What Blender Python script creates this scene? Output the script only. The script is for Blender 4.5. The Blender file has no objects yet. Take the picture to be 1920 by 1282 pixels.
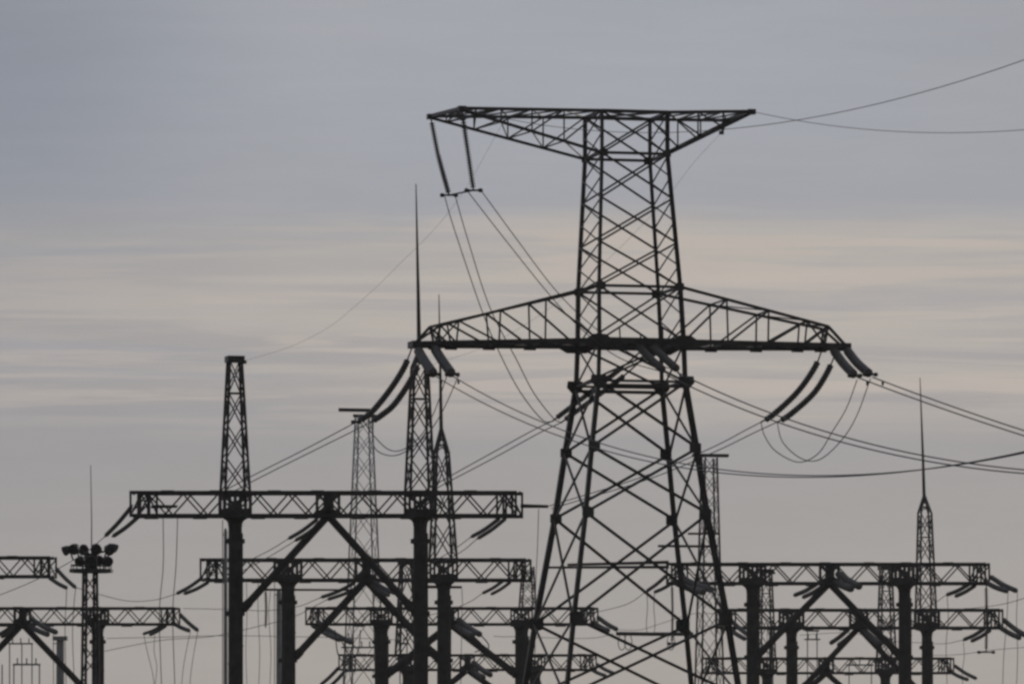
import bpy, math, random
from mathutils import Vector as V
R = math.radians
random.seed(7)
sc = bpy.context.scene
C = sc.collection

# ------------------------------------------------------------------ camera (long telephoto lens, level, lens shift up)
F, CX, HY, ZC = 14000.0, 960.0, 1730.0, 1.7      # focal length in photo pixels, optical centre, horizon row, eye height
cam = bpy.data.cameras.new('camera'); cam_o = bpy.data.objects.new('camera', cam); C.objects.link(cam_o)
cam.sensor_width = 36.0; cam.lens = 36.0 * F / 1920.0
cam_o.location = (0, 0, ZC); cam_o.rotation_euler = (R(90), 0, 0)
cam.shift_x = 0.0; cam.shift_y = (HY - 641.0) / 1920.0
cam.clip_start = 0.5; cam.clip_end = 60000
sc.camera = cam_o
sc.view_settings.view_transform = 'Standard'; sc.view_settings.look = 'None'
sc.view_settings.exposure = 0.0; sc.view_settings.gamma = 1.0
sc.cycles.filter_width = 2.8
sc.cycles.max_bounces = 4

# ------------------------------------------------------------------ sky
def lin(c):
    return tuple(((x/255)/12.92 if x/255 <= .04045 else ((x/255+.055)/1.055)**2.4) for x in c)
SUN_EL, SUN_AZ = R(13), R(28)                      # low veiled sun beyond the yard, right of the view
w = bpy.data.worlds.new('World'); sc.world = w; w.use_nodes = True
nt = w.node_tree; N = nt.nodes; L = nt.links
for n in list(N): N.remove(n)
def node(t, **k):
    n = N.new(t)
    for a, b in k.items(): setattr(n, a, b)
    return n
def math_(op, a, b=None, clamp=False):
    n = node('ShaderNodeMath', operation=op, use_clamp=clamp)
    for i, v in enumerate((a, b)):
        if v is None: continue
        if isinstance(v, (int, float)): n.inputs[i].default_value = v
        else: L.new(v, n.inputs[i])
    return n.outputs[0]
def mixc(f, a, b, mode='MIX'):
    n = node('ShaderNodeMix', data_type='RGBA', blend_type=mode)
    for i, v in ((0, f), (6, a), (7, b)):
        if isinstance(v, (int, float)): n.inputs[i].default_value = v
        elif isinstance(v, tuple): n.inputs[i].default_value = (*v, 1)
        else: L.new(v, n.inputs[i])
    return n.outputs[2]
def maprange(v, a, b, c, d):
    n = node('ShaderNodeMapRange', interpolation_type='SMOOTHSTEP'); L.new(v, n.inputs[0])
    for i, x in enumerate((a, b, c, d)): n.inputs[i+1].default_value = x
    return n.outputs[0]
tc = node('ShaderNodeTexCoord'); sep = node('ShaderNodeSeparateXYZ'); L.new(tc.outputs['Generated'], sep.inputs[0])
X_, Y_, Z_ = sep.outputs
def noise(scale, detail, rough, loc=(0, 0, 0), dist=0.0):
    m = node('ShaderNodeMapping'); m.inputs['Scale'].default_value = scale; m.inputs['Location'].default_value = loc
    L.new(tc.outputs['Generated'], m.inputs[0])
    n = node('ShaderNodeTexNoise'); n.inputs['Scale'].default_value = 1; n.inputs['Detail'].default_value = detail
    n.inputs['Roughness'].default_value = rough; n.inputs['Distortion'].default_value = dist
    L.new(m.outputs[0], n.inputs['Vector']); return n.outputs[0]
# deck of cloud: colour by height above the horizon, height wobbled so no band is ruler straight
zz = math_('ADD', Z_, math_('MULTIPLY', math_('SUBTRACT', noise((9, 9, 60), 4, .55), .5), .016))
ramp = node('ShaderNodeValToRGB'); L.new(math_('MULTIPLY', zz, 4.0), ramp.inputs[0])
stops = [(.000, (164, 157, 150)), (.034, (170, 164, 158)), (.046, (164, 160, 157)), (.064, (157, 155, 157)), (.072, (164, 160, 160)),
         (.083, (172, 167, 165)), (.0918, (172, 168, 166)), (.0965, (159, 161, 169)), (.112, (160, 164, 173)), (.135, (160, 163, 171)), (.25, (128, 134, 146))]
cr = ramp.color_ramp
while len(cr.elements) < len(stops): cr.elements.new(.5)
for e, (p, c) in zip(cr.elements, stops): e.position = p*4; e.color = (*lin(c), 1)
deck = ramp.outputs[0]
# thin bright and dark streaks lying level inside the warm band
s1 = maprange(noise((11, 11, 235), 6, .58, (3.1, 0, 1.7), .6), .44, .62, 0, 1)
s2 = maprange(noise((9, 9, 205), 6, .58, (7.3, 0, 4.1), .6), .48, .64, 0, 1)
s3 = maprange(noise((15, 15, 340), 6, .55, (1.2, 4, 9.1), .6), .49, .60, 0, 1)
band = math_('MULTIPLY', maprange(Z_, .063, .072, 0, 1), maprange(Z_, .090, .097, 1, 0))
deck = mixc(math_('MULTIPLY', math_('MULTIPLY', s1, band), .68), deck, lin((187, 180, 171)))
deck = mixc(math_('MULTIPLY', math_('MULTIPLY', s3, band), .72), deck, lin((189, 179, 171)))
deck = mixc(math_('MULTIPLY', math_('MULTIPLY', s2, band), .5), deck, lin((153, 154, 163)))
up = maprange(Z_, .092, .104, 0, 1)
deck = mixc(math_('MULTIPLY', math_('MULTIPLY', s3, up), .16), deck, lin((169, 170, 176)))
side = math_('MULTIPLY', maprange(X_, -.072, -.02, 1, 0), maprange(Z_, .06, .125, .1, 1))
deck = mixc(math_('MULTIPLY', side, .85), deck, lin((130, 136, 149)))
side2 = math_('MULTIPLY', maprange(X_, .02, .08, 0, 1), maprange(Z_, .09, .125, 0, 1))
deck = mixc(math_('MULTIPLY', side2, .5), deck, lin((148, 150, 156)))
big = maprange(noise((14, 14, 34), 3, .5, (2, 5, 0)), .38, .66, 0, 1)
deck = mixc(math_('MULTIPLY', big, .16), deck, lin((168, 166, 168)))
wisp = maprange(noise((46, 46, 330), 8, .62, (5, 2, 8), .5), .36, .66, -1, 1)
wv = node('ShaderNodeVectorMath', operation='SCALE'); L.new(deck, wv.inputs[0])
L.new(math_('ADD', math_('MULTIPLY', wisp, .014), 1.0), wv.inputs['Scale']); deck = wv.outputs[0]
low = maprange(noise((20, 20, 70), 4, .55, (0, 1, 6)), .42, .68, 0, 1)
deck = mixc(math_('MULTIPLY', math_('MULTIPLY', low, maprange(Z_, .045, .075, .5, .0)), .2), deck, lin((150, 149, 150)))
# the sky opposite the veiled sun is darker
behind = maprange(Y_, -.5, .85, .30, 1)
deck10 = node('ShaderNodeVectorMath', operation='SCALE'); L.new(deck, deck10.inputs[0])
L.new(math_('MULTIPLY', behind, 10.15), deck10.inputs['Scale'])
sky = node('ShaderNodeTexSky', sky_type='NISHITA'); sky.sun_disc = False
sky.sun_elevation = SUN_EL; sky.sun_rotation = SUN_AZ; sky.air_density = 1.2; sky.dust_density = 1.5
bg = node('ShaderNodeBackground'); bg.inputs['Strength'].default_value = 0.1
L.new(mixc(.012, deck10.outputs[0], sky.outputs[0]), bg.inputs['Color'])
wo = node('ShaderNodeOutputWorld'); L.new(bg.outputs[0], wo.inputs[0])

sun = bpy.data.lights.new('sun', 'SUN'); sun.energy = 0.5; sun.angle = R(14); sun.color = (1, .93, .84)
sun_o = bpy.data.objects.new('sun', sun); C.objects.link(sun_o)
sdir = V((math.sin(SUN_AZ)*math.cos(SUN_EL), math.cos(SUN_AZ)*math.cos(SUN_EL), math.sin(SUN_EL)))
sun_o.rotation_euler = (-sdir).to_track_quat('-Z', 'Y').to_euler(); sun_o.location = (60, 200, 120)

# ------------------------------------------------------------------ materials
def material(name, c1, c2, rough=.7, metal=0.0, scale=3.0, bump=.2):
    m = bpy.data.materials.new(name); m.use_nodes = True; t = m.node_tree; b = t.nodes['Principled BSDF']
    co = t.nodes.new('ShaderNodeTexCoord'); n = t.nodes.new('ShaderNodeTexNoise'); r = t.nodes.new('ShaderNodeValToRGB')
    n.inputs['Scale'].default_value = scale; n.inputs['Detail'].default_value = 6; n.inputs['Roughness'].default_value = .65
    t.links.new(co.outputs['Object'], n.inputs['Vector']); t.links.new(n.outputs[0], r.inputs[0])
    r.color_ramp.elements[0].position = .35; r.color_ramp.elements[0].color = (*c1, 1)
    r.color_ramp.elements[1].position = .68; r.color_ramp.elements[1].color = (*c2, 1)
    t.links.new(r.outputs[0], b.inputs['Base Color'])
    b.inputs['Roughness'].default_value = rough; b.inputs['Metallic'].default_value = metal
    bp = t.nodes.new('ShaderNodeBump'); bp.inputs['Strength'].default_value = bump; bp.inputs['Distance'].default_value = .02
    t.links.new(n.outputs[0], bp.inputs['Height']); t.links.new(bp.outputs[0], b.inputs['Normal'])
    return m
M = dict(
    steel=material('weathered_steel', (.045, .038, .033), (.13, .122, .115), .48, .35, .9),
    grey=material('galvanised_steel', (.45, .45, .44), (.6, .6, .58), .6, .2, 3.0),
    concrete=material('damp_concrete', (.075, .068, .062), (.13, .12, .11), .9, 0, 1.6, .35),
    glaze=material('brown_glazed_porcelain', (.17, .165, .16), (.24, .23, .225), .38, 0, 8, .05),
    wire=material('dull_aluminium_wire', (.07, .07, .07), (.11, .11, .11), .6, .3, 5, .05),
    lamp=material('black_painted_housing', (.03, .03, .03), (.05, .048, .045), .5, 0, 4, .05),
    ground=material('gravel_and_dry_grass', (.055, .05, .035), (.14, .125, .09), .95, 0, .8, .6),
)

# ------------------------------------------------------------------ helpers
def at(px, py, Y):                                  # a point seen at (px, py) in the photo, Y metres away
    return V(((px-CX)*Y/F, Y, ZC+(HY-py)*Y/F))
class MB:
    def __init__(s): s.v = []; s.f = []
    def quad_ring(s, rings, caps=True):
        b = len(s.v); n = len(rings[0])
        for r in rings: s.v += [tuple(p) for p in r]
        for i in range(len(rings)-1):
            for j in range(n):
                k = (j+1) % n
                s.f.append((b+i*n+j, b+i*n+k, b+(i+1)*n+k, b+(i+1)*n+j))
        if caps:
            s.f.append(tuple(b+j for j in reversed(range(n))))
            s.f.append(tuple(b+(len(rings)-1)*n+j for j in range(n)))
    def frame(s, d, up=None):
        d = d.normalized(); up = up or V((0, 0, 1))
        if abs(d.dot(up)) > .98: up = V((1, 0, 0)) if abs(d.x) < .9 else V((0, 1, 0))
        a = d.cross(up).normalized(); return a, a.cross(d).normalized()
    def bar(s, p, q, w, h=None, up=None):           # box section
        p, q = V(p), V(q); h = h or w; a, b = s.frame(q-p, up); a = a*w/2; b = b*h/2
        s.quad_ring([[c+a+b, c-a+b, c-a-b, c+a-b] for c in (p, q)])
    def angle(s, p, q, w, t=.016, sa=1, sb=1, up=None):   # rolled angle section
        p, q = V(p), V(q); a, b = s.frame(q-p, up); a *= sa; b *= sb
        prof = [(0, 0), (w, 0), (w, t), (t, t), (t, w), (0, w)]
        s.quad_ring([[c + a*(x-w/3) + b*(y-w/3) for x, y in prof] for c in (p, q)])
    def tube(s, pts, r, n=6, r2=None):
        pts = [V(p) for p in pts]; rings = []; m = len(pts)
        for i, p in enumerate(pts):
            d = pts[min(i+1, m-1)] - pts[max(i-1, 0)]
            a, b = s.frame(d); rr = r if r2 is None else r+(r2-r)*i/(m-1)
            rings.append([p + (a*math.cos(2*math.pi*j/n) + b*math.sin(2*math.pi*j/n))*rr for j in range(n)])
        s.quad_ring(rings)
    def lathe(s, p, d, prof, n=10):                 # prof = (distance along d, radius)
        a, b = s.frame(d); d = d.normalized()
        s.quad_ring([[p + d*x + (a*math.cos(2*math.pi*j/n) + b*math.sin(2*math.pi*j/n))*r for j in range(n)] for x, r in prof])
    def box(s, c, sx, sy, sz, rz=0):
        c = V(c); u = V((math.cos(rz), math.sin(rz), 0))*sx/2; v = V((-math.sin(rz), math.cos(rz), 0))*sy/2; z = V((0, 0, sz/2))
        s.quad_ring([[c+u+v+k*z, c-u+v+k*z, c-u-v+k*z, c+u-v+k*z] for k in (-1, 1)])
    def plate(s, pts, n, t=.02):                    # flat polygon given thickness
        pts = [V(p) for p in pts]; n = V(n).normalized()*t/2
        s.quad_ring([[p-n for p in pts], [p+n for p in pts]])
    def build(s, name, mat, parent=None, origin=None):
        o0 = V(parent.matrix_basis.translation) if parent else V(origin or (0, 0, 0))
        if parent and parent.parent: o0 = V((0, 0, 0)); p = parent
        if parent:
            o0 = V((0, 0, 0)); p = parent
            while p: o0 += p.location; p = p.parent
        me = bpy.data.meshes.new(name); me.from_pydata([tuple(V(q)-o0) for q in s.v], [], s.f); me.validate(); me.update()
        me.materials.append(mat)
        o = bpy.data.objects.new(name, me); C.objects.link(o)
        if parent: o.parent = parent
        else: o.location = o0
        return o
def tag(o, label, cat, group=None):
    o['label'] = label; o['category'] = cat
    if group: o['group'] = group
    return o
def empty(name, loc, label, cat, group=None):
    o = bpy.data.objects.new(name, None); C.objects.link(o); o.location = loc; o.empty_display_size = .5
    return tag(o, label, cat, group)
def spline(P, per=8):                               # smooth curve through points
    P = [V(p) for p in P]; out = []
    if len(P) == 2: return [P[0].lerp(P[1], i/per) for i in range(per+1)]
    for i in range(len(P)-1):
        a = P[max(i-1, 0)]; b = P[i]; c = P[i+1]; d = P[min(i+2, len(P)-1)]
        if i == 0: a = b*2-c
        if i+2 > len(P)-1: d = c*2-b
        for k in range(per):
            t = k/per
            out.append(.5*((2*b)+(c-a)*t+(2*a-5*b+4*c-d)*t*t+(3*b-a-3*c+d)*t**3))
    out.append(P[-1]); return out
def path(pix, Y0, Y1):                              # photo points, distance running evenly from Y0 to Y1
    ln = [0]
    for (a, b), (c, d) in zip(pix, pix[1:]): ln.append(ln[-1]+math.hypot(c-a, d-b))
    return [at(x, y, Y0+(Y1-Y0)*l/ln[-1]) for (x, y), l in zip(pix, ln)]
def resample(P, n):
    d = [0]
    for a, b in zip(P, P[1:]): d.append(d[-1]+(b-a).length)
    out = []; j = 0
    for i in range(n):
        s = d[-1]*i/(n-1)
        while j < len(d)-2 and d[j+1] < s: j += 1
        out.append(P[j].lerp(P[j+1], 0 if d[j+1] == d[j] else (s-d[j])/(d[j+1]-d[j])))
    return out, d[-1]

# ------------------------------------------------------------------ ground
g = MB(); S = 6000
g.v += [(-S, -S, 0), (S, -S, 0), (S, S, 0), (-S, S, 0)]; g.f.append((0, 1, 2, 3))
gr = g.build('ground', M['ground']); gr['kind'] = 'structure'

# ------------------------------------------------------------------ the big transmission pylon
YP = 300.0; TH = R(13.8); CT, ST = math.cos(TH), math.sin(TH)
XP = (1182-CX)*YP/F
def loc(u, v, z): return V((XP+u*CT-v*ST, YP+u*ST+v*CT, z))
def zy(y): return ZC+(HY-y)*YP/F
def pyl(px, py, v):                                 # point of the pylon seen at (px, py), v metres behind its mid plane
    k = px-CX; u = (k*(YP+v*CT)-F*(XP-v*ST))/(F*CT-k*ST)
    Y = YP+u*ST+v*CT; return loc(u, v, ZC+(HY-py)*Y/F)
fn = V((-ST, CT, 0)); fu = V((CT, ST, 0))
lev = [(216, 2.74), (294, 2.74), (543, 3.39), (645, 3.52), (720, 3.62), (844, 4.36), (967, 5.04), (1165, 6.36), (1310, 7.2), (1560, 8.75), (1809, 10.3)]
lean = [-.18, -.18, -.06]+[0]*8                      # the slim upper body stands a touch out of plumb
def corner(i, su, sv): y, w_ = lev[i]; return loc(su*w_/2+lean[i], sv*w_/2, zy(y))
def lerp_corner(i, t, su, sv): return corner(i, su, sv).lerp(corner(i+1, su, sv), t)
pyln = empty('transmission_pylon', loc(0, 0, 0), 'huge dark steel lattice pylon with a wide cross arm and a flat top beam', 'pylon')
for su in (-1, 1):
    for sv in (-1, 1):
        m = MB()
        for i in range(len(lev)-1):
            wd = .15 if i < 2 else (.17 if i < 4 else .215)
            m.angle(corner(i, su, sv), corner(i+1, su, sv), wd, .03, -su, sv, fn)
            m.bar(corner(i, su, sv), corner(i+1, su, sv), wd*.62, wd*.62, fn)
        m.box(loc(su*5.15, sv*5.15, .25), .9, .9, .6, TH)
        m.build('leg', M['steel'], pyln)
faces = [((-1, -1), (1, -1)), ((-1, 1), (1, 1)), ((-1, -1), (-1, 1)), ((1, -1), (1, 1))]
for fi, (a, b) in enumerate(faces):
    m = MB(); wide = fi < 2
    for i in range(len(lev)-1):
        n = 1
        if i == 1: n = 3 if wide else 6
        if i == 0 or i == 2: n = 1 if wide else 2
        wd = .075 if i < 3 else (.085 if i == 3 else .108)
        if not wide and i < 3: wd = .065
        for k in range(n):
            A0, A1 = lerp_corner(i, k/n, *a), lerp_corner(i, (k+1)/n, *a)
            B0, B1 = lerp_corner(i, k/n, *b), lerp_corner(i, (k+1)/n, *b)
            off = fn*.03 if wide else fu*.03
            m.angle(A0+off, B1+off, wd, .014, 1, 1, fn if wide else fu); m.bar(A0+off, B1+off, wd*.55)
            m.angle(B0-off, A1-off, wd, .014, 1, 1, fn if wide else fu); m.bar(B0-off, A1-off, wd*.55)
        if i in (1, 2, 3, 4):
            hw = .11 if i != 4 else .10
            m.bar(corner(i, *a), corner(i, *b), hw, hw, fn)
            if i == 4 and wide:
                d = V((0, 0, -.19)); m.bar(corner(i, *a)+d, corner(i, *b)+d, .13, .13, fn)
        if i == 2 and wide:                         # posts hanging from the crossing to the arm
            for t in (.25, .75):
                q = corner(3, *a).lerp(corner(3, *b), t); r = corner(2, *a).lerp(corner(3, *b), t) if t > .5 else corner(2, *b).lerp(corner(3, *a), 1-t)
                m.bar(q, r, .06)
    m.build('bracing', M['steel'], pyln)
# gusset plates on the two wide faces
for (a, b) in faces[:2]:
    for c in (a, b):
        for i in range(1, len(lev)-1):
            s = {1: .34, 2: .38, 3: .54, 4: .44, 5: .48, 6: .48, 7: .58}.get(i, .42)
            p = corner(i, *c)+fn*(.1*c[1]); q = fu*s/2*-c[0]*.4; z = V((0, 0, s/2))
            m = MB()
            if i == 3: pts = [p+fu*.75-z*.3, p+fu*.25+z*.9, p-fu*.25+z*.9, p-fu*.75-z*.3, p-fu*.4-z, p+fu*.4-z]
            elif i == 4: pts = [p+fu*.3+z, p-fu*.3+z, p-fu*.34-z*.2, p-fu*.12-z*1.3, p+fu*.12-z*1.3, p+fu*.34-z*.2]
            else: pts = [p+q+fu*s/2+z*.7, p+q+z, p+q-fu*s/2+z*.7, p+q-fu*s/2-z*.7, p+q-z, p+q+fu*s/2-z*.7]
            m.plate(pts, fn, .03); m.build('gusset_plate', M['steel'], pyln)
# main cross arm
def cross_arm(side):
    m = MB()
    if side < 0:
        tip = {-1: pyl(776, 644, -.4), 1: pyl(774, 648, .4)}; top = {-1: pyl(826, 610, -.55), 1: pyl(806, 613, .55)}
        fr = (.29, .54, .77, .87)
    else:
        tip = {-1: pyl(1586, 648, -.4), 1: pyl(1583, 653, .4)}; top = {-1: pyl(1553, 612, -.55), 1: pyl(1543, 617, .55)}
        fr = (.27, .517, .744, .87)
    nodesB = {}; nodesT = {}
    for sv in (-1, 1):
        b0, t0 = corner(3, side, sv), corner(2, side, sv)
        B = lambda t: b0.lerp(tip[sv], t)
        T = lambda t: t0.lerp(top[sv], t/.87)
        m.bar(b0, tip[sv], .17, .19); m.bar(t0, top[sv], .11, .11); m.bar(top[sv], tip[sv], .10)
        prev = 0
        for t in fr:
            m.bar(B(t), T(t), .075)
            m.bar(T(t), B(prev), .075)
            m.box(B(t)-V((0, 0, .07)), .5, .05, .18, TH)
            prev = t
        ts = (0,)+fr
        nodesB[sv] = [B(t) for t in ts]+[tip[sv]]; nodesT[sv] = [T(t) for t in ts]
    for i in range(len(nodesB[1])):                 # ties and zigzag between the two side trusses
        m.bar(nodesB[-1][i], nodesB[1][i], .1)
        if i+1 < len(nodesB[1]): m.bar(nodesB[-1][i], nodesB[1][i+1], .08); m.bar(nodesB[1][i], nodesB[-1][i+1], .08)
    for i in range(len(nodesT[1])):
        m.bar(nodesT[-1][i], nodesT[1][i], .06)
        if i+1 < len(nodesT[1]) and i > 0: m.bar(nodesT[1][i], nodesT[-1][i+1], .05)
    i = len(nodesT[1])-1
    m.bar(nodesT[-1][i], nodesB[1][i], .06); m.bar(nodesT[1][i], nodesB[-1][i], .06)
    m.bar(nodesT[-1][i], nodesB[-1][i-1], .06); m.bar(nodesB[-1][i], nodesT[-1][i-1], .06)
    tt = (tip[-1]+tip[1])/2; m.box(tt, .26, .95, .26, TH)
    m.build('cross_arm', M['steel'], pyln)
cross_arm(-1); cross_arm(1)
m = MB()                                            # chord through the body at arm height
for sv in (-1, 1):
    m.bar(corner(3, -1, sv), corner(3, 1, sv), .20, .24)
    m.bar(corner(3, -1, sv), corner(3, 1, -sv), .14)
for t in (.2, .4, .6, .8):
    m.bar(corner(3, -1, -1).lerp(corner(3, 1, -1), t), corner(3, -1, 1).lerp(corner(3, 1, 1), t), .12)
m.build('arm_chord', M['steel'], pyln)
# flat top beam, long on the left
TB = {}
def top_arm(side):
    m = MB()
    if side < 0: end = {-1: pyl(866, 203, -2.5), 1: pyl(808, 218, 2.5)}; fr = (.27, .5, .72, .9)
    else: end = {-1: pyl(1409, 209, -2.0), 1: pyl(1362, 226, 1.6)}; fr = (.36, .66)
    NT, NB = {}, {}
    for sv in (-1, 1):
        t0, b0 = corner(0, side, sv), corner(1, side, sv)
        e2 = end[sv]-V((0, 0, .07)); T = lambda t: t0.lerp(end[sv], t); B = lambda t: b0.lerp(e2, t)
        m.bar(t0, end[sv], .12); m.bar(b0, e2, .11)
        prev = 0
        for t in fr:
            m.bar(T(t), B(t), .06)
            m.bar(T(prev), B(t), .06) if side > 0 else m.bar(B(t), T(prev), .06)
            prev = t
        ts = (0,)+fr+(1,); NT[sv] = [T(t) for t in ts]; NB[sv] = [B(t) for t in ts]
    for i in range(len(NT[1])):
        m.bar(NT[-1][i], NT[1][i], .06)
        if i+1 < len(NT[1]): m.bar(NT[-1][i], NT[1][i+1], .055); m.bar(NT[1][i], NT[-1][i+1], .055)
        if 0 < i < len(NT[1])-1: m.bar(NB[-1][i], NB[1][i], .05)
        if i+1 < len(NT[1]): m.bar(NB[1][i], NB[-1][i+1], .045)
    m.bar(end[-1], end[1], .14)
    for sv in (-1, 1): m.box(end[sv]+V((0, 0, -.02)), .3, .3, .2, TH); TB[(side, sv)] = end[sv]
    if side > 0:
        p = end[1]; m.bar(p, p+V((-.18, 0, -.5)), .1); m.box(p+V((-.2, 0, -.5)), .2, .12, .14)
    m.build('top_beam', M['steel'], pyln)
top_arm(-1); top_arm(1)
m = MB()
for sv in (-1, 1): m.bar(corner(0, -1, sv), corner(0, 1, sv), .13)
for su in (-1, 1): m.bar(corner(0, su, -1), corner(0, su, 1), .1); m.bar(corner(0, su, -1), corner(0, -su, 1), .07)
m.build('top_frame', M['steel'], pyln)

# ------------------------------------------------------------------ insulator strings
def string(pts, r, label, group, link=.09, yoke=0, pitch=.17, end_link=.05):
    P, ln = resample(spline(pts, 10), 80)
    root = empty('insulator_string', P[0], label, 'insulator', group)
    m = MB(); n = max(4, int(ln*(1-link-end_link)/pitch))
    for i in range(n):
        s = (link+(1-link-end_link)*(i+.5)/n)*79; j = int(s); p = P[j].lerp(P[min(j+1, 79)], s-j)
        d = (P[min(j+1, 79)]-P[j]).normalized(); h = ln*(1-link-end_link)/n
        m.lathe(p-d*h*.5, d, [(0, r*.42), (h*.2, r*.46), (h*.28, r), (h*.60, r*.97), (h*.74, r*.48), (h, r*.42)], 10)
    m.build('disc_stack', M['glaze'], root)
    m = MB(); m.tube([P[0]+V((0, 0, .06))]+P[:int(79*link)+2], .035, 6); m.build('link_rod', M['steel'], root)
    m = MB(); m.tube(P[-max(3, int(79*end_link)+2):], .035, 6)
    if yoke:
        m.bar(P[-1]-V((yoke/2, 0, 0)), P[-1]+V((yoke/2, 0, 0)), .10, .07)
        for s in (-1, 1): m.lathe(P[-1]+V((s*yoke/2-.09, 0, 0)), V((1, 0, 0)), [(0, .06), (.09, .09), (.18, .06)], 8)
    m.build('end_fitting', M['steel'], root)
    return root
def tipY(px, py=646): return pyl(px, py, 0).y
gs = 'insulator strings hung on the pylon'
yl, yr, ym = tipY(772), tipY(1590), YP
# jumper strings under the long end of the top beam
string([TB[(-1, 1)]-V((0, 0, .1))]+path([(822, 292), (842, 366)], TB[(-1, 1)].y, TB[(-1, 1)].y-.3), .115, 'left one of two long strings hanging from the left tip of the pylon top beam', gs, .05, .55, .105, .03)
string([TB[(-1, -1)]-V((0, 0, .1))]+path([(878, 290), (888, 357)], TB[(-1, -1)].y, TB[(-1, -1)].y+.3), .115, 'right one of two long strings hanging from the left end of the pylon top beam', gs, .07, .55, .105, .03)
# tension strings: away towards the yard, and towards the camera
string(path([(771, 656), (756, 692), (728, 735), (695, 774), (668, 791)], yl, yl+3.4), .135, 'outer slanting string on the left tip of the cross arm, leaning down left', gs, .12, .25)
string(path([(790, 674), (768, 716), (740, 757), (717, 777), (694, 792)], yl+.6, yl+4), .135, 'inner slanting string on the left tip of the cross arm, leaning down left', gs, .1)
string(path([(783, 655), (798, 680), (814, 702)], yl-.2, yl-4.0), .20, 'thick short string leaning right under the left cross arm tip, nearest the tip', gs, .06, .42)
string(path([(814, 652), (830, 677), (848, 702)], yl-.2, yl-4.0), .20, 'thick short string under the left cross arm tip, the right one of its pair', gs, .06, .42)
string(path([(1200, 660), (1150, 702), (1036, 789)], ym, ym+4), .115, 'upper thin string slanting down left from the pylon body under the cross arm', gs, .25)
string(path([(1206, 672), (1160, 712), (1052, 792)], ym+.3, ym+4.3), .115, 'lower thin string slanting down left from the pylon body under the cross arm', gs, .25)
string(path([(1196, 648), (1219, 672), (1245, 695)], ym-1.2, ym-5.0), .165, 'left of two thick strings under the cross arm in the pylon body', gs, .05)
string(path([(1222, 648), (1246, 671), (1271, 693)], ym-1.2, ym-5.0), .165, 'right of two thick strings under the cross arm in the pylon body', gs, .05)
string(path([(1541, 657), (1527, 690), (1495, 735), (1450, 777), (1427, 791)], yr, yr+3.4), .135, 'left of two curved strings under the right cross arm tip, leaning down left', gs, .13)
string(path([(1566, 664), (1550, 700), (1524, 739), (1480, 778), (1457, 791)], yr+.5, yr+3.9), .135, 'right of two curved strings under the right cross arm tip, leaning down left', gs, .13)
string(path([(1562, 655), (1581, 681), (1603, 704)], yr-.3, yr-4.1), .19, 'thick string leaning right under the right cross arm tip, left one', gs, .06, .42)
string(path([(1587, 655), (1608, 681), (1632, 702)], yr-.3, yr-4.1), .19, 'thick string leaning right under the right cross arm tip, outermost right one', gs, .06, .42)

# ------------------------------------------------------------------ wires
def wire(pts, r, label, cat='wire', group=None, name='conductor_wire', per=8, n=6):
    P = spline(pts, per) if len(pts) < 20 else pts
    m = MB(); m.tube(P, r, n); o = m.build(name, M['wire'], None, P[0]); return tag(o, label, cat, group)
def line_wire(A, th, a, b, label, name='conductor_wire', tmax=190, r=.026, group='line wires running off to the right', dampers=()):
    P = [V((A.x+math.sin(th)*t, A.y-math.cos(th)*t, A.z+a*t+b*t*t)) for t in [tmax*i/90 for i in range(91)]]
    m = MB(); m.tube(P, r, 6)
    for t in dampers:
        p = V((A.x+math.sin(th)*t, A.y-math.cos(th)*t, A.z+a*t+b*t*t)); m.box(p-V((0, 0, .09)), .08, .3, .14)
    return tag(m.build(name, M['wire'], None, A), label, 'wire', group)
line_wire(at(1636, 707, yr-4.3), .2963, -.1995, .000633, 'upper wire of the pair leaving the right cross arm tip down right', dampers=(1.2,))
line_wire(at(1607, 707, yr-4.3), .2963, -.1995, .000633, 'lower wire of the pair leaving the right cross arm tip down right', dampers=(1.2,))
line_wire(at(1272, 699, ym-5.2), .2608, -.2105, .001452, 'upper wire of the pair leaving the middle of the pylon down right')
line_wire(at(1250, 703, ym-5.2), .2608, -.2105, .001452, 'lower wire of the pair leaving the middle of the pylon down right')
line_wire(at(850, 706, yl-4.2), .2106, -.1932, .001166, 'upper wire of the pair leaving the left arm tip and crossing behind the pylon legs', r=.021, dampers=(1.0,))
line_wire(at(818, 706, yl-4.2), .2106, -.1932, .001150, 'lower wire of the pair leaving the left arm tip and crossing behind the pylon legs', r=.021, dampers=(1.0,))
line_wire(TB[(-1, -1)], .2265, -.1664, .001031, 'earth wire from the top beam that climbs to the upper right edge', 'earth_wire', r=.013, group='thin earth wires')
line_wire(TB[(1, -1)], .2588, -.1710, .001373, 'earth wire from the top beam tip that sags level to the right edge', 'earth_wire', r=.013, group='thin earth wires')
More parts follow.
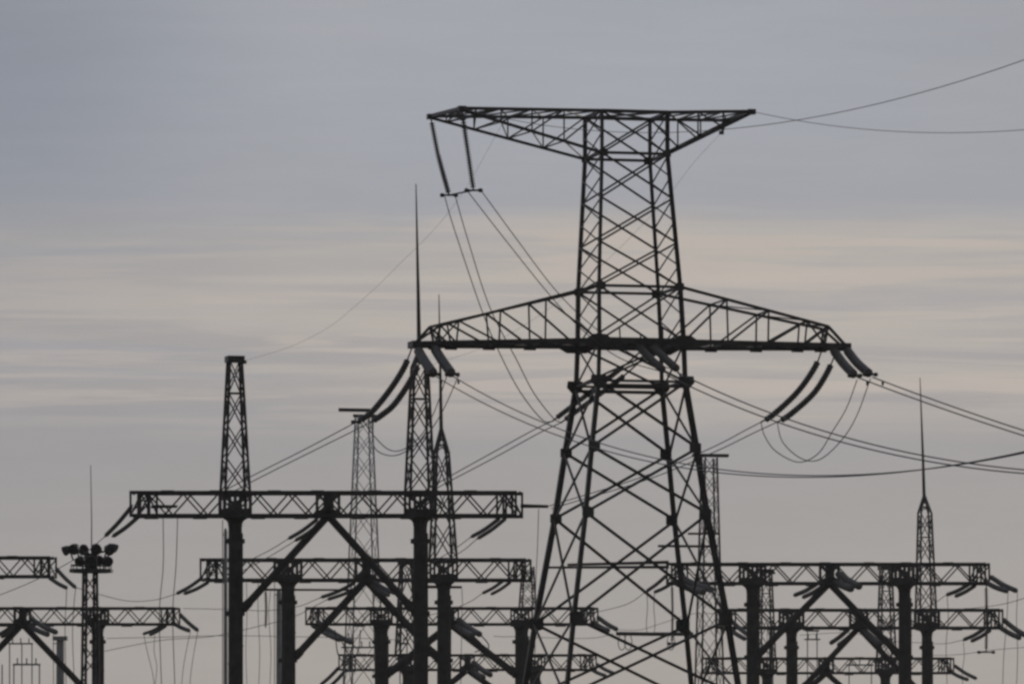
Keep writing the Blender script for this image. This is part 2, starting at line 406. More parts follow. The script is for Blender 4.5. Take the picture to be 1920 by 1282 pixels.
# short fittings and slack spans from the pylon down to the nearest gantry
YA = 322.0
gsp = 'slack spans from the pylon to the nearest gantry'
wire(path([(668, 791), (640, 806), (560, 848), (480, 888), (412, 924)], yl+3.4, YA), .021, 'upper wire of the pair from the left arm tip down to the gantry', 'wire', gsp)
wire(path([(694, 792), (656, 811), (575, 851), (487, 895), (428, 926)], yl+4, YA), .021, 'lower wire of the pair from the left arm tip down to the gantry', 'wire', gsp)
wire(path([(1036, 789), (1000, 806), (920, 850), (846, 891), (792, 922)], ym+4, YA), .021, 'upper wire of the pair from the pylon body down to the gantry mast', 'wire', gsp)
wire(path([(1052, 792), (1010, 812), (930, 856), (850, 898), (806, 922)], ym+4.3, YA), .021, 'lower wire of the pair from the pylon body down to the gantry mast', 'wire', gsp)
wire(path([(1427, 791), (1400, 805), (1330, 841), (1200, 895), (1030, 948)], yr+3.4, YA), .021, 'upper wire of the pair from the right arm strings down left behind the legs', 'wire', gsp)
wire(path([(1457, 791), (1412, 812), (1335, 849), (1210, 900), (1034, 953)], yr+3.9, YA), .021, 'lower wire of the pair from the right arm strings down left behind the legs', 'wire', gsp)
gj = 'slack jumper loops at the pylon'
jf, jn = TB[(-1, 1)].y-.3, TB[(-1, -1)].y+.3
wire(path([(834, 369), (850, 424), (902, 578), (937, 662), (975, 734), (1016, 786), (1036, 790)], jf, ym+4), .021, 'leftmost jumper wire falling from the left hanging string to the slanting strings', 'wire', gj, 'jumper_wire')
wire(path([(854, 369), (878, 452), (918, 575), (969, 675), (1000, 735), (1036, 782), (1052, 792)], jf, ym+4), .021, 'second jumper wire falling from the left hanging string to the slanting strings', 'wire', gj, 'jumper_wire')
wire(path([(877, 359), (943, 444), (1024, 545), (1085, 612), (1160, 670), (1245, 698)], jn, ym-5), .021, 'lower jumper wire falling from the right hanging string into the pylon body', 'wire', gj, 'jumper_wire')
wire(path([(901, 356), (967, 446), (1040, 542), (1105, 606), (1185, 664), (1272, 696)], jn, ym-5), .021, 'upper jumper wire falling from the right hanging string into the pylon body', 'wire', gj, 'jumper_wire')
m = wire(path([(842, 366), (862, 362), (888, 357)], jf, jn), .035, 'short bar tying the two hanging strings together at their feet', 'bar', None, 'spacer_bar')
wire(path([(1427, 791), (1433, 815), (1454, 845), (1497, 866), (1534, 850), (1560, 810), (1587, 765), (1607, 712)], yr+3.6, yr-4.2), .021, 'outer loop of jumper wire hanging below the right cross arm strings', 'wire', gj, 'jumper_wire')
wire(path([(1457, 791), (1468, 829), (1502, 859), (1537, 861), (1577, 826), (1606, 780), (1632, 710)], yr+3.9, yr-4.2), .021, 'inner loop of jumper wire hanging below the right cross arm strings', 'wire', gj, 'jumper_wire')
wire(path([(680, 786), (697, 812), (728, 842), (757, 842), (790, 815), (815, 770), (838, 704)], yl+3.4, yl-4), .021, 'upper loop of jumper wire below the left cross arm tip', 'wire', gj, 'jumper_wire')
wire(path([(700, 788), (701, 836), (726, 853), (757, 848), (800, 815), (830, 770), (860, 704)], yl+4, yl-4), .021, 'lower loop of jumper wire below the left cross arm tip', 'wire', gj, 'jumper_wire')

# ------------------------------------------------------------------ gantries
def gantry(name, label, Y, x0, x1, yt, yb, cols, colw, apex, foot_y, peaks=(), arms=(), feet=None, tone='steel', tilt=0.0):
    k = Y/F; X = lambda px: (px-CX)*k
    zt, zb = ZC+(HY-yt)*k, ZC+(HY-yb)*k; H = zt-zb
    cxm = X((cols[0]+cols[-1])/2)
    root = empty(name, (cxm, Y, 0), label, 'gantry', 'concrete post gantries of the switchyard')
    st = M[tone]; D = H*1.0; ch = H*.125; sk = H*.24                     # depth, chord size, stagger of the rear truss
    m = MB(); xa, xb = X(x0), X(x1)
    heads = [X(c) for c in cols if x0-5 < c < x1+5]; aps = [X(apex)] if apex else []
    yA, yB = Y-D/2, Y+D/2
    for (yy, s) in ((yA, 0), (yB, sk)):
        l, r = xa+(s if s else 0), xb-(0 if s else sk)
        for z in (zt-ch/2, zb+ch/2): m.bar((l, yy, z), (r, yy, z), ch, ch)
        # diagonals between panel points, left out where heads stand
        n = max(4, int(round((r-l)/(H*.68)))); stp = (r-l)/n
        for i in range(n):
            a, b = l+i*stp, l+(i+1)*stp
            z0, z1 = (zb+ch, zt-ch) if i % 2 == 0 else (zt-ch, zb+ch)
            m.bar((a, yy, z0), (b, yy, z1), H*.062, H*.062)
        for e, d in ((l, 1), (r, -1)):                                     # stiff end frame
            for o in (0, .42, .8):
                m.bar((e+d*o*H*.9, yy, zb), (e+d*o*H*.9, yy, zt), H*.085)
            m.bar((e+d*.06, yy, zb+H*.15), (e+d*.38*H, yy, zt-H*.15), H*.07)
            m.bar((e+d*.4*H, yy, zt-H*.1), (e+d*.75*H, yy, zb+H*.1), H*.07)
        for hx in heads:                                                   # dense box where a post carries the beam
            wd = H*.58
            for o in (-1, -.7, -.36, 0, .34, .68, 1): m.bar((hx+o*wd, yy, zb), (hx+o*wd, yy, zt), H*.095)
            m.bar((hx-wd, yy, zb+H*.08), (hx+wd, yy, zt-H*.08), H*.09); m.bar((hx+wd, yy, zb+H*.08), (hx-wd, yy, zt-H*.08), H*.09)
            m.box((hx, yy+.012, zb+H*.16), wd*2, .05, H*.30); m.box((hx, yy+.012, zt-H*.10), wd*2.05, .05, H*.16)
        for hx in aps:
            wd = H*.42
            for o in (-1, -.3, .4, 1): m.bar((hx+o*wd, yy, zb), (hx+o*wd, yy, zt), H*.09)
            m.bar((hx-wd, yy, zt-H*.08), (hx+wd, yy, zb+H*.08), H*.08); m.bar((hx+wd, yy, zt-H*.08), (hx-wd, yy, zb+H*.08), H*.08)
            m.box((hx, yy+.012, zb+H*.14), wd*1.8, .05, H*.26); m.box((hx, yy+.012, (zt+zb)/2), wd*.7, .05, H*.8)
    nt_ = int((xb-xa)/(H*.8))
    for i in range(nt_+1):                                                 # ties across
        x = xa+(xb-xa)*i/nt_
        x = min(max(x, xa+.1), xb-.1)
        for z in (zt-ch/2, zb+ch/2): m.bar((x, yA, z), (x, yB, z), ch*.7)
    # lugs and step plates along the bottom chord
    for i in range(int((xb-xa)/2.2)):
        x = xa+1.0+i*2.2+random.uniform(-.3, .3); m.box((x, yA-ch*.2, zb-.01), .6, .1, ch*1.25)
        m.box((x+.7, yA-ch*.2, zt-ch*.42), .55, .1, ch*1.15)
    m.build('beam', st, root)
    r0 = colw*k/2
    for c in cols:
        x = X(c); m = MB()
        m.lathe(V((x, Y, 0)), V((0, 0, 1)), [(0, r0*1.1), (zb*.5, r0*1.03), (zb-.5*H, r0*.98), (zb-.01, r0*.95)], 20)
        m.lathe(V((x, Y, zb-.34*H)), V((0, 0, 1)), [(0, r0*1.02), (.12*H, r0*1.05), (.22*H, r0*1.25), (.30*H, H*.46), (.335*H, H*.50)], 12)
        for zz_ in (zb-.9*H, ZC+(HY-foot_y)*k-.15):                         # clamp collars with bolt lugs
            m.lathe(V((x, Y, zz_-.14)), V((0, 0, 1)), [(0, r0*1.06), (.28, r0*1.06)], 16)
            for s in (-1, 1): m.box((x+s*r0*1.2, Y, zz_), r0*.38, .12, .2)
        m.tube([(x+r0*1.08, Y-r0*.45, 0), (x+r0*1.04, Y-r0*.45, zb-.6*H)], .035, 6)    # earthing strip and clips
        for q in range(6): m.box((x+r0*.98, Y-r0*.45, zb*(q+.7)/6.6), .14, .09, .06)
        for q in (.34, .67): m.lathe(V((x, Y, zb*q)), V((0, 0, 1)), [(0, r0*1.055), (.07, r0*1.055)], 16)
        m.build('column', M['concrete'], root)
    if apex:
        for c in (cols[0], cols[-1]):
            x = X(c); sgn = 1 if c < apex else -1; m = MB()
            p = V((X(apex)-sgn*.06, Y+sgn*.02, zb+.02)); q = V((x+sgn*r0, Y, ZC+(HY-foot_y)*k))
            m.tube([p, q], r0*.57, 10); d = (q-p).normalized()
            m.lathe(q-d*.5, d, [(0, r0*.6), (.1, r0*.68), (.45, r0*.68)], 10)
            m.build('brace', M['concrete'], root)
    for (bx, tx, ty, wb, wt, cap, sp) in peaks:                            # lattice peaks standing on the posts
        zt2 = ZC+(HY-ty)*k; m = MB(); rot = R(14); npan = max(3, int(round((zt2-zt)/(wb*k*1.15))))
        def pk(t, su, sv):
            hw = (wb+(wt-wb)*t)*k/2*.82; cx_ = X(bx)+(X(tx)-X(bx))*t; z = zt+(zt2-zt)*t
            return V((cx_+su*hw*math.cos(rot)-sv*hw*math.sin(rot), Y+su*hw*math.sin(rot)+sv*hw*math.cos(rot), z))
        lg = max(.07, wb*k*.085); lc = lg*.45
        for su in (-1, 1):
            for sv in (-1, 1): m.bar(pk(0, su, sv)-V((0, 0, .05)), pk(1, su, sv), lg)
        fs = [((-1, -1), (1, -1)), ((-1, 1), (1, 1)), ((-1, -1), (-1, 1)), ((1, -1), (1, 1))]
        ts = [1-(1-i/npan)**1.0 for i in range(npan+1)]
        for a, b in fs:
            for i in range(npan):
                m.bar(pk(ts[i], *a), pk(ts[i+1], *b), lc); m.bar(pk(ts[i], *b), pk(ts[i+1], *a), lc)
                if i % 3 == 0: m.bar(pk(ts[i], *a), pk(ts[i], *b), lc)
        if cap: m.box((X(tx), Y, zt2+.06), wt*k*1.15, wt*k*1.15, .26, rot); m.box((X(tx)+wt*k*.5, Y, zt2-.06), wt*k*.6, .2, .14)
        pm = m.build('lattice_peak', st, root)
        if sp:
            sx, sy, cone = sp; m = MB(); base = V((X(tx), Y, zt2)); cz = ZC+(HY-cone)*k; tip = at(sx, sy, Y)
            cp = V((X(tx)+(tip.x-X(tx))*.1, Y, cz))
            for su in (-1, 1):
                for sv in (-1, 1): m.bar(pk(1, su, sv), cp, lg*.9)
            for t in (.33, .66):
                cs = [pk(1, su, sv).lerp(cp, t) for su, sv in ((-1, -1), (1, -1), (1, 1), (-1, 1))]
                for i in range(4): m.bar(cs[i], cs[(i+1) % 4], lc); m.bar(cs[i], pk(1, *((-1, -1), (1, -1), (1, 1), (-1, 1))[(i+1) % 4]), lc)
            m.tube([cp-V((0, 0, .5)), cp.lerp(tip, .3), cp.lerp(tip, .65), tip], .105, 8, .022)
            m.build('lightning_spire', st, pm)
    for (ax0, ay0, ax1, ay1, aw) in arms:
        p, q = at(ax0, ay0, Y), at(ax1, ay1, Y); m = MB()
        m.bar(p-V((0, .25, 0)), q-V((0, .25, 0)), aw); m.bar(p+V((0, .25, aw*.8)), q+V((0, .25, aw*.4)), aw)
        n = max(2, int((q-p).length/.8))
        for i in range(n): m.bar(p.lerp(q, i/n)-V((0, .25, 0)), p.lerp(q, (i+1)/n)+V((0, .25, aw*.5)), aw*.5)
        m.build('side_arm', st, root)
    return root
YG = dict(a=322, b=383, c=425, d=465, r=389, s=438, t=501, l=383, m=410)
gantry('post_gantry', 'nearest and highest gantry left of the pylon, with two lattice peaks above its beam', YG['a'], 246, 979, 921, 970, (441, 788), 26, 615, 1143,
       peaks=[(441, 440, 676, 57, 28, True, None), (787, 787, 690, 56, 32, False, (780, 345, 655))], arms=[(976, 950, 1028, 950, .11), (284, 951, 332, 950, .10)])
gantry('post_gantry', 'second gantry behind the nearest one, its spired mast just right of the near post', YG['b'], 377, 995, 1047, 1090, (540, 832), 25, 686, 1232,
       peaks=[(831, 828, 850, 52, 28, False, (823, 552, 800))], arms=[(490, 1106, 660, 1106, .08), (802, 1101, 866, 1101, .10)])
gantry('post_gantry', 'third gantry back, its beam passing low behind the left pylon legs', YG['c'], 574, 1121, 1138, 1172, (715, 978), 25, 845, 1262,
       peaks=[(989, 990, 1062, 32, 22, False, None)])
gantry('post_gantry', 'farthest lowest gantry left of the pylon, its beam near the bottom edge', YG['d'], 636, 1118, 1226, 1257, (765, 1003), 21, 876, 1338,
       peaks=[(765, 763, 1056, 48, 26, True, None)])
gantry('post_gantry', 'nearest of the right hand gantries, its beam starting inside the pylon legs', YG['r'], 1250, 1856, 1055, 1096, (1411, 1696), 23, 1555, 1226,
       arms=[(1254, 1064, 1028, 1064, .10), (1254, 1055, 1064, 1059, .11)])
gantry('post_gantry', 'middle right hand gantry carrying the tall spired lattice mast', YG['s'], 1343, 1881, 1141, 1179, (1484, 1738), 20, 1610, 1300,
       peaks=[(1736, 1734, 962, 38, 25, False, (1725, 708, 925))])
gantry('post_gantry', 'farthest right hand gantry, lowest beam at the bottom right', YG['t'], 1317, 1789, 1232, 1263, (1438, 1660), 19, 1549, 1350,
       peaks=[(1437, 1436, 1072, 34, 22, True, None), (1662, 1661, 1066, 36, 22, True, None)])
gantry('post_gantry', 'gantry cut by the left edge, only the end of its upper beam in view', YG['l'], -520, 104, 1043, 1083, (-330, -38), 25, -184, 1225)
gantry('post_gantry', 'lower left gantry with slanting braces behind the floodlight mast', YG['m'], -250, 336, 1138, 1172, (-99, 183), 22, 42, 1305)

# ------------------------------------------------------------------ strings on the gantries
gg = 'insulator strings hung on the gantries'
def pair(a, b, c, d, Y, dY, where, r=.10, tail=None, bend=.09):
    """two parallel strings from a to b and from c to d (photo points)"""
    for (p, q, nm) in ((a, b, 'upper'), (c, d, 'lower')):
        mid = ((p[0]+q[0])/2, (p[1]+q[1])/2+abs(q[0]-p[0])*bend*.5)
        string(path([p, mid, q], Y-.4 if nm == 'upper' else Y+.4, Y+dY), r, f'{nm} string of the pair {where}', gg, .05, 0, .16)
pair((248, 948), (196, 1006), (262, 966), (210, 1006), YG['a'], 3, 'reaching down left off the nearest gantry beam')
pair((596, 972), (540, 1010), (606, 976), (552, 1014), YG['a'], 3, 'slanting left beside the brace peak of the nearest gantry', .09)
pair((938, 970), (882, 1007), (950, 970), (894, 1010), YG['a'], 3, 'leaning left under the right end of the nearest gantry beam', .09)
pair((380, 1082), (330, 1113), (392, 1090), (344, 1113), YG['b'], 3, 'reaching down left from the left end of the second beam', .10)
pair((668, 1090), (600, 1120), (682, 1094), (612, 1124), YG['b'], 3, 'left of the brace peak under the second gantry beam', .10)
pair((944, 1088), (904, 1112), (958, 1090), (920, 1114), YG['b'], 3, 'leaning left under the right end of the second gantry beam', .09)
pair((700, 1090), (742, 1112), (694, 1094), (730, 1116), YG['b'], -4, 'right of the brace peak under the second gantry beam', .12)
pair((104, 1064), (143, 1102), (92, 1082), (126, 1102), YG['l'], -3, 'hanging right from the beam end at the left edge', .11)
pair((336, 1150), (372, 1182), (322, 1166), (356, 1182), YG['m'], -3, 'hanging right from the end of the lower left beam', .12)
pair((304, 1172), (268, 1188), (312, 1172), (280, 1190), YG['m'], 4, 'leaning left under the end of the lower left beam', .09)
pair((56, 1158), (108, 1186), (48, 1168), (92, 1190), YG['m'], -4, 'right of the brace peak of the lower left gantry', .15)
pair((26, 1170), (-8, 1192), (34, 1172), (2, 1194), YG['m'], 4, 'left of the brace peak of the lower left gantry', .11)
pair((592, 1162), (662, 1206), (584, 1170), (640, 1200), YG['c'], -5, 'slanting right under the left end of the third beam', .15)
pair((858, 1160), (902, 1190), (850, 1168), (888, 1192), YG['c'], -5, 'right of the brace peak under the third beam', .18)
pair((1120, 1156), (1158, 1180), (1112, 1166), (1142, 1182), YG['c'], -4, 'hanging right from the beam end inside the pylon legs', .14)
pair((636, 1250), (600, 1284), (648, 1256), (614, 1290), YG['d'], 3, 'hanging left from the left end of the lowest beam', .12)
pair((886, 1240), (922, 1266), (880, 1252), (908, 1270), YG['d'], -4, 'right of the peak under the lowest beam', .18)
pair((1118, 1244), (1152, 1262), (1108, 1254), (1136, 1266), YG['d'], -4, 'hanging right from the right end of the lowest beam', .12)
pair((1250, 1078), (1212, 1108), (1264, 1090), (1226, 1110), YG['r'], 3, 'leaning left from the beam end within the right pylon leg', .10)
pair((1276, 1082), (1338, 1106), (1268, 1092), (1322, 1110), YG['r'], -5, 'slanting right between the right pylon legs', .18)
pair((1532, 1094), (1488, 1116), (1546, 1096), (1504, 1120), YG['r'], 3, 'left of the brace peak of the near right gantry', .12)
pair((1570, 1074), (1614, 1100), (1560, 1086), (1598, 1104), YG['r'], -4, 'right of the brace peak of the near right gantry', .20)
pair((1818, 1094), (1774, 1115), (1830, 1096), (1790, 1118), YG['r'], 3, 'leaning left under the right end of the near right beam', .11)
pair((1856, 1080), (1908, 1108), (1846, 1090), (1890, 1108), YG['r'], -4, 'reaching right from the right end of the near right beam', .14)
pair((1592, 1178), (1556, 1206), (1606, 1180), (1570, 1210), YG['s'], 3, 'left of the brace peak of the middle right gantry', .14)
pair((1622, 1166), (1668, 1204), (1614, 1176), (1652, 1208), YG['s'], -4, 'right of the brace peak of the middle right gantry', .20)
pair((1846, 1178), (1806, 1199), (1858, 1180), (1820, 1202), YG['s'], 3, 'leaning left under the right end of the middle right beam', .12)
pair((1880, 1160), (1925, 1192), (1870, 1172), (1914, 1196), YG['s'], -4, 'reaching right off the right end of the middle right beam', .16)
pair((1372, 1164), (1412, 1196), (1362, 1174), (1398, 1198), YG['s'], -4, 'hanging right from the left end of the middle right beam', .14)
pair((1788, 1246), (1832, 1272), (1778, 1256), (1816, 1274), YG['t'], -4, 'hanging right from the end of the farthest right beam', .13)
pair((1538, 1258), (1504, 1284), (1550, 1262), (1516, 1290), YG['t'], 3, 'left of the peak of the farthest right gantry', .14)
# upright hanging strings
def hang(px, y0, y1, Y, label, r=.085, yoke=.45):
    string(path([(px, y0), (px+1, (y0+y1)/2), (px, y1)], Y, Y), r, label, 'straight strings hanging under the beams', .04, yoke, .12)
hang(1849, 1097, 1222, YG['r'], 'straight string hanging with a foot plate under the near right beam end', .10, .75)
hang(1260, 1096, 1206, YG['r'], 'straight string hanging under the beam end within the right pylon legs', .085, .3)
hang(498, 1107, 1176, YG['b'], 'straight string hanging under the second beam between the two near left posts', .085, 0)

# ------------------------------------------------------------------ floodlight mast
YF = 372.0; kf = YF/F
fm = empty('floodlight_mast', ((170-CX)*kf, YF, 0), 'slim lattice mast crowned with two rings of floodlights and a thin rod', 'floodlight mast')
m = MB(); zf = ZC+(HY-1072)*kf
def fmc(z, su, sv):
    hw = (.27+.2*(1-z/zf)); a = R(20); x, y = su*hw, sv*hw
    return V(((169-CX)*kf+x*math.cos(a)-y*math.sin(a), YF+x*math.sin(a)+y*math.cos(a), z))
qs = ((-1, -1), (1, -1), (1, 1), (-1, 1))
for su, sv in qs: m.bar(fmc(0, su, sv), fmc(zf, su, sv), .13)
n = 22
for i in range(n):
    for j in range(4):
        a, b = qs[j], qs[(j+1) % 4]; z0, z1 = zf*i/n, zf*(i+1)/n
        m.bar(fmc(z0, *a), fmc(z1, *b), .05) if (i+j) % 2 else m.bar(fmc(z0, *b), fmc(z1, *a), .05)
m.build('lattice_mast', M['steel'], fm)
m = MB(); c = V(((171-CX)*kf, YF, zf))
for rr, z, t in ((1.02, .06, .16), (.98, .34, .06)):
    pts = [c+V((math.cos(2*math.pi*i/10+.2)*rr, math.sin(2*math.pi*i/10+.2)*rr, z)) for i in range(10)]
    for i in range(10): m.bar(pts[i], pts[(i+1) % 10], t)
m.lathe(c+V((0, 0, -.04)), V((0, 0, 1)), [(0, .35), (.08, 1.0), (.16, 1.0)], 12)
m.box(c+V((0, 0, .45)), .62, .62, .95)
for i in range(10):
    a = 2*math.pi*i/10+.2; p = c+V((math.cos(a), math.sin(a), .1)); m.bar(p, p+V((0, 0, .3)), .05)
for i in range(8):
    a = 2*math.pi*i/8+.3; m.bar(c+V((0, 0, .85)), c+V((math.cos(a)*1.05, math.sin(a)*1.05, 1.1)), .045)
m.build('platform', M['steel'], fm)
m = MB(); m.tube([c+V((.02, 0, .8)), c+V((.02, 0, 2.6)), at(170, 872, YF)], .038, 6, .018); m.build('lightning_rod', M['steel'], fm)
lamps = [(127, 1030, .23, -60), (141, 1027, .26, -25), (157, 1028, .26, 0), (180, 1027, .27, 5), (203, 1029, .25, 30), (211, 1025, .20, 65),
         (152, 1050, .25, -20), (171, 1048, .24, 0), (185, 1048, .24, 10), (200, 1050, .25, 25)]
for i, (px, py, r, ang) in enumerate(lamps):
    p = at(px, py, YF+(-.5 if i % 2 else .45)); a = R(ang); d = V((math.sin(a)*.8, -math.cos(a)*.7, -.35)).normalized()
    m = MB(); m.lathe(p-d*.26, d, [(0, r*.35), (.08, r*.62), (.26, r*.95), (.42, r*1.08), (.48, r*1.08)], 14)
    m.bar(p-d*.1, V((p.x*.75+c.x*.25, YF, max(c.z+.15, p.z-.55))), .06)
    m.build('floodlight', M['lamp'], fm)

# ------------------------------------------------------------------ slim lattice towers far behind
def slim_tower(label, Y, px, yt, wt, wb, yb, bars, mat='grey'):
    k = Y/F; x = (px-CX)*k; zt = ZC+(HY-yt)*k; zbm = ZC+(HY-yb)*k; slope = (wb-wt)*k/(zt-zbm); rot = R(16)
    root = empty('lattice_tower', (x, Y, 0), label, 'tower', 'slim towers behind the switchyard')
    def co(z, su, sv):
        hw = (wt*k+(zt-z)*slope)/2*.8
        return V((x+su*hw*math.cos(rot)-sv*hw*math.sin(rot), Y+su*hw*math.sin(rot)+sv*hw*math.cos(rot), z))
    for su, sv in qs:
        m = MB(); m.bar(co(0, su, sv), co(zt, su, sv), .088 if mat == 'grey' else .11); m.build('leg', M[mat], root)
    m = MB(); z = zt
    while z > .5:
        h = (wt*k+(zt-z)*slope)*1.15; z2 = max(0, z-h)
        for j in range(4):
            a, b = qs[j], qs[(j+1) % 4]; m.bar(co(z, *a), co(z2, *b), .034); m.bar(co(z, *b), co(z2, *a), .034)
        z = z2
    m.build('bracing', M[mat], root)
    for (a0, b0, a1, b1, th) in bars:
        p, q = at(a0, b0, Y), at(a1, b1, Y); m = MB(); dy = V((0, .4, 0))
        m.bar(p-dy, q-dy, th); m.bar(p+dy, q+dy, th)
        n_ = max(2, int((q-p).length/.7))
        for i in range(n_): m.bar(p.lerp(q, i/n_)+dy*(-1)**i, p.lerp(q, (i+1)/n_)-dy*(-1)**i, th*.5)
        m.build('cross_arm', M['steel'], root)
    return root
slim_tower('slim grey lattice tower with a flat T head, left of the near mast', 440, 682, 778, 32, 56, 1040, [(635, 768, 694, 769, .15), (662, 779, 718, 780, .12)])
slim_tower('slim grey lattice tower with a T head hidden behind the right pylon leg', 452, 1330, 858, 29, 40, 1050, [(1298, 853, 1366, 854, .15), (1290, 1000, 1348, 1000, .09), (1234, 1023, 1346, 1024, .11)], 'steel')

# ------------------------------------------------------------------ poles, equipment
def pole(px, yt, Y, wpx, label, cap=False):
    k = Y/F; x = (px-CX)*k; zt = ZC+(HY-yt)*k; r = wpx*k/2; root = empty('steel_pole', (x, Y, 0), label, 'pole', 'plain poles in the yard')
    m = MB(); m.lathe(V((x, Y, 0)), V((0, 0, 1)), [(0, r*1.25), (zt*.6, r), (zt-.15, r*.85), (zt, r*.5)], 12); m.build('shaft', M['grey'], root)
    m = MB(); m.bar((x-r*1.5, Y, 0), (x-r*1.5, Y, zt+.4), .04)
    for z in (zt*.3, zt*.6, zt-.3): m.box((x-r, Y, z), r*1.3, .05, .05)
    if cap: m.box((x, Y, zt), r*3.2, r*3.2, .22)
    m.build('ladder_rail', M['grey'], root)
pole(423, 990, 352, 7.5, 'thin grey pole rising just left of the near left gantry post')
pole(523, 1104, 396, 11, 'pale grey pole beside the left post of the second gantry')
pole(113, 1196, 430, 17, 'stout grey post with a cap behind the lower left brace', True)
pole(1480-34, 1180, 520, 10, 'thin grey pole behind the left post of the near right gantry')
def frame_stand(label, Y, xs, yt, bars):
    k = Y/F; x0 = (xs[0]+xs[-1])/2; root = empty('switch_frame', ((x0-CX)*k, Y, 0), label, 'switch frame', 'thin switch frames in the yard')
    for x in xs:
        m = MB(); m.bar(((x-CX)*k, Y, 0), ((x-CX)*k, Y, ZC+(HY-yt)*k), .075); m.build('post', M['grey'], root)
    for (a, b, c_, d) in bars:
        m = MB(); m.bar(at(a, b, Y-.06), at(c_, d, Y-.06), .11)
        n_ = int(abs(c_-a)/14)
        for i in range(n_):
            p = at(a+(c_-a)*(i+.5)/n_, b, Y-.06); m.lathe(p, V((0, 0, 1)), [(0, .03), (.10, .055), (.2, .03), (.30, .055), (.4, .03)], 8)
        m.build('cross_bar', M['grey'], root)
frame_stand('thin switch frame at the bottom left corner behind the brace', 455, (4, 26, 74), 1245, [(24, 1245, 76, 1245)])
frame_stand('paler switch frame just above the bottom left corner', 520, (18, 41, 60), 1206, [(16, 1206, 62, 1206)])
frame_stand('switch frame behind the farthest right gantry beam', 540, (1592, 1634), 1246, [(1586, 1246, 1638, 1246)])
frame_stand('tall switch frame between the near right posts', 530, (1514, 1532), 1182, [(1510, 1182, 1536, 1182), (1508, 1198, 1538, 1198)])
frame_stand('switch frame hanging among the strings under the left end of the third beam', 470, (646, 661, 712), 1196, [(640, 1213, 716, 1213), (644, 1198, 664, 1198)])
frame_stand('narrow switch frame just left of the near right post of the nearest gantry', 475, (750, 763), 1172, [(746, 1176, 768, 1176), (748, 1206, 766, 1206)])
# busbar tube inside the pylon legs with hoops
root = empty('bus_bar', at(1150, 1187, 430), 'level dark tube with small hoops seen low through the pylon legs', 'bus bar')
m = MB(); m.tube([at(1155, 1187, 430), at(1220, 1188, 430), at(1300, 1188, 430)], .11, 8); m.build('tube', M['steel'], root)
for px in (1166, 1178, 1258):
    m = MB(); pts = [at(px+7*math.sin(2*math.pi*i/14), 1203-15*math.cos(2*math.pi*i/14), 430) for i in range(15)]; m.tube(pts, .03, 6); m.build('hoop', M['grey'], root)

# ------------------------------------------------------------------ droppers and thin low wires
gd = 'thin wires of the switchyard'
drops = [((306, 972), (306, 1060), (299, 1150), (303, 1290), 322, 330, 'left of two long thin wires falling from the near beam left end'),
         ((333, 972), (330, 1060), (324, 1150), (328, 1290), 322, 330, 'right of two long thin wires falling from the near beam left end'),
         ((1010, 954), (1008, 1020), (1004, 1120), (1003, 1290), 322, 322, 'thin wire falling from the side arm of the nearest gantry'),
         ((866, 1103), (867, 1130), (866, 1160), (864, 1290), 383, 383, 'thin wire falling from the short side arm of the second gantry'),
         ((125, 1102), (124, 1130), (122, 1180), (124, 1290), 380, 384, 'left of two thin wires falling below the left edge beam end'),
         ((142, 1102), (139, 1130), (136, 1190), (140, 1290), 380, 384, 'right of two thin wires falling below the left edge beam end'),
         ((270, 1190), (276, 1220), (286, 1260), (290, 1290), 414, 414, 'leftmost wavy wire under the end of the lower left beam'),
         ((290, 1190), (289, 1220), (294, 1250), (290, 1290), 414, 414, 'second wavy wire under the end of the lower left beam'),
         ((357, 1183), (350, 1215), (344, 1250), (340, 1290), 407, 407, 'third wavy wire right of the lower left beam end'),
         ((371, 1183), (365, 1215), (358, 1260), (356, 1290), 407, 407, 'rightmost wavy wire right of the lower left beam end'),
         ((1776, 1117), (1778, 1160), (1774, 1210), (1776, 1290), 392, 392, 'thin wire falling below the near right beam end'),
         ((1908, 1110), (1906, 1160), (1908, 1220), (1906, 1290), 385, 385, 'thin upright wire close to the right edge'),
         ((1890, 1110), (1888, 1160), (1882, 1230), (1880, 1290), 385, 385, 'second thin upright wire from the right edge'),
         ((1806, 1200), (1808, 1230), (1804, 1260), (1806, 1290), 441, 441, 'thin wire falling below the middle right beam end'),
         ((1213, 1110), (1214, 1140), (1212, 1165), (1213, 1188), 392, 430, 'left short wire dropping onto the level tube in the pylon legs'),
         ((1227, 1112), (1226, 1140), (1228, 1165), (1227, 1188), 392, 430, 'right short wire dropping onto the level tube in the pylon legs'),
         ((462, 1092), (463, 1150), (461, 1220), (463, 1290), 390, 390, 'first thin wire right of the near left post'),
         ((484, 1092), (484, 1150), (487, 1220), (485, 1290), 390, 390, 'second thin wire right of the near left post'),
         ((507, 1108), (504, 1150), (508, 1220), (506, 1290), 390, 390, 'third thin wire right of the near left post')]
for a, b, c_, d, y0, y1, lb in drops:
    wire(path([a, b, c_, d], y0, y1), .018, lb, 'wire', gd, 'dropper_wire')
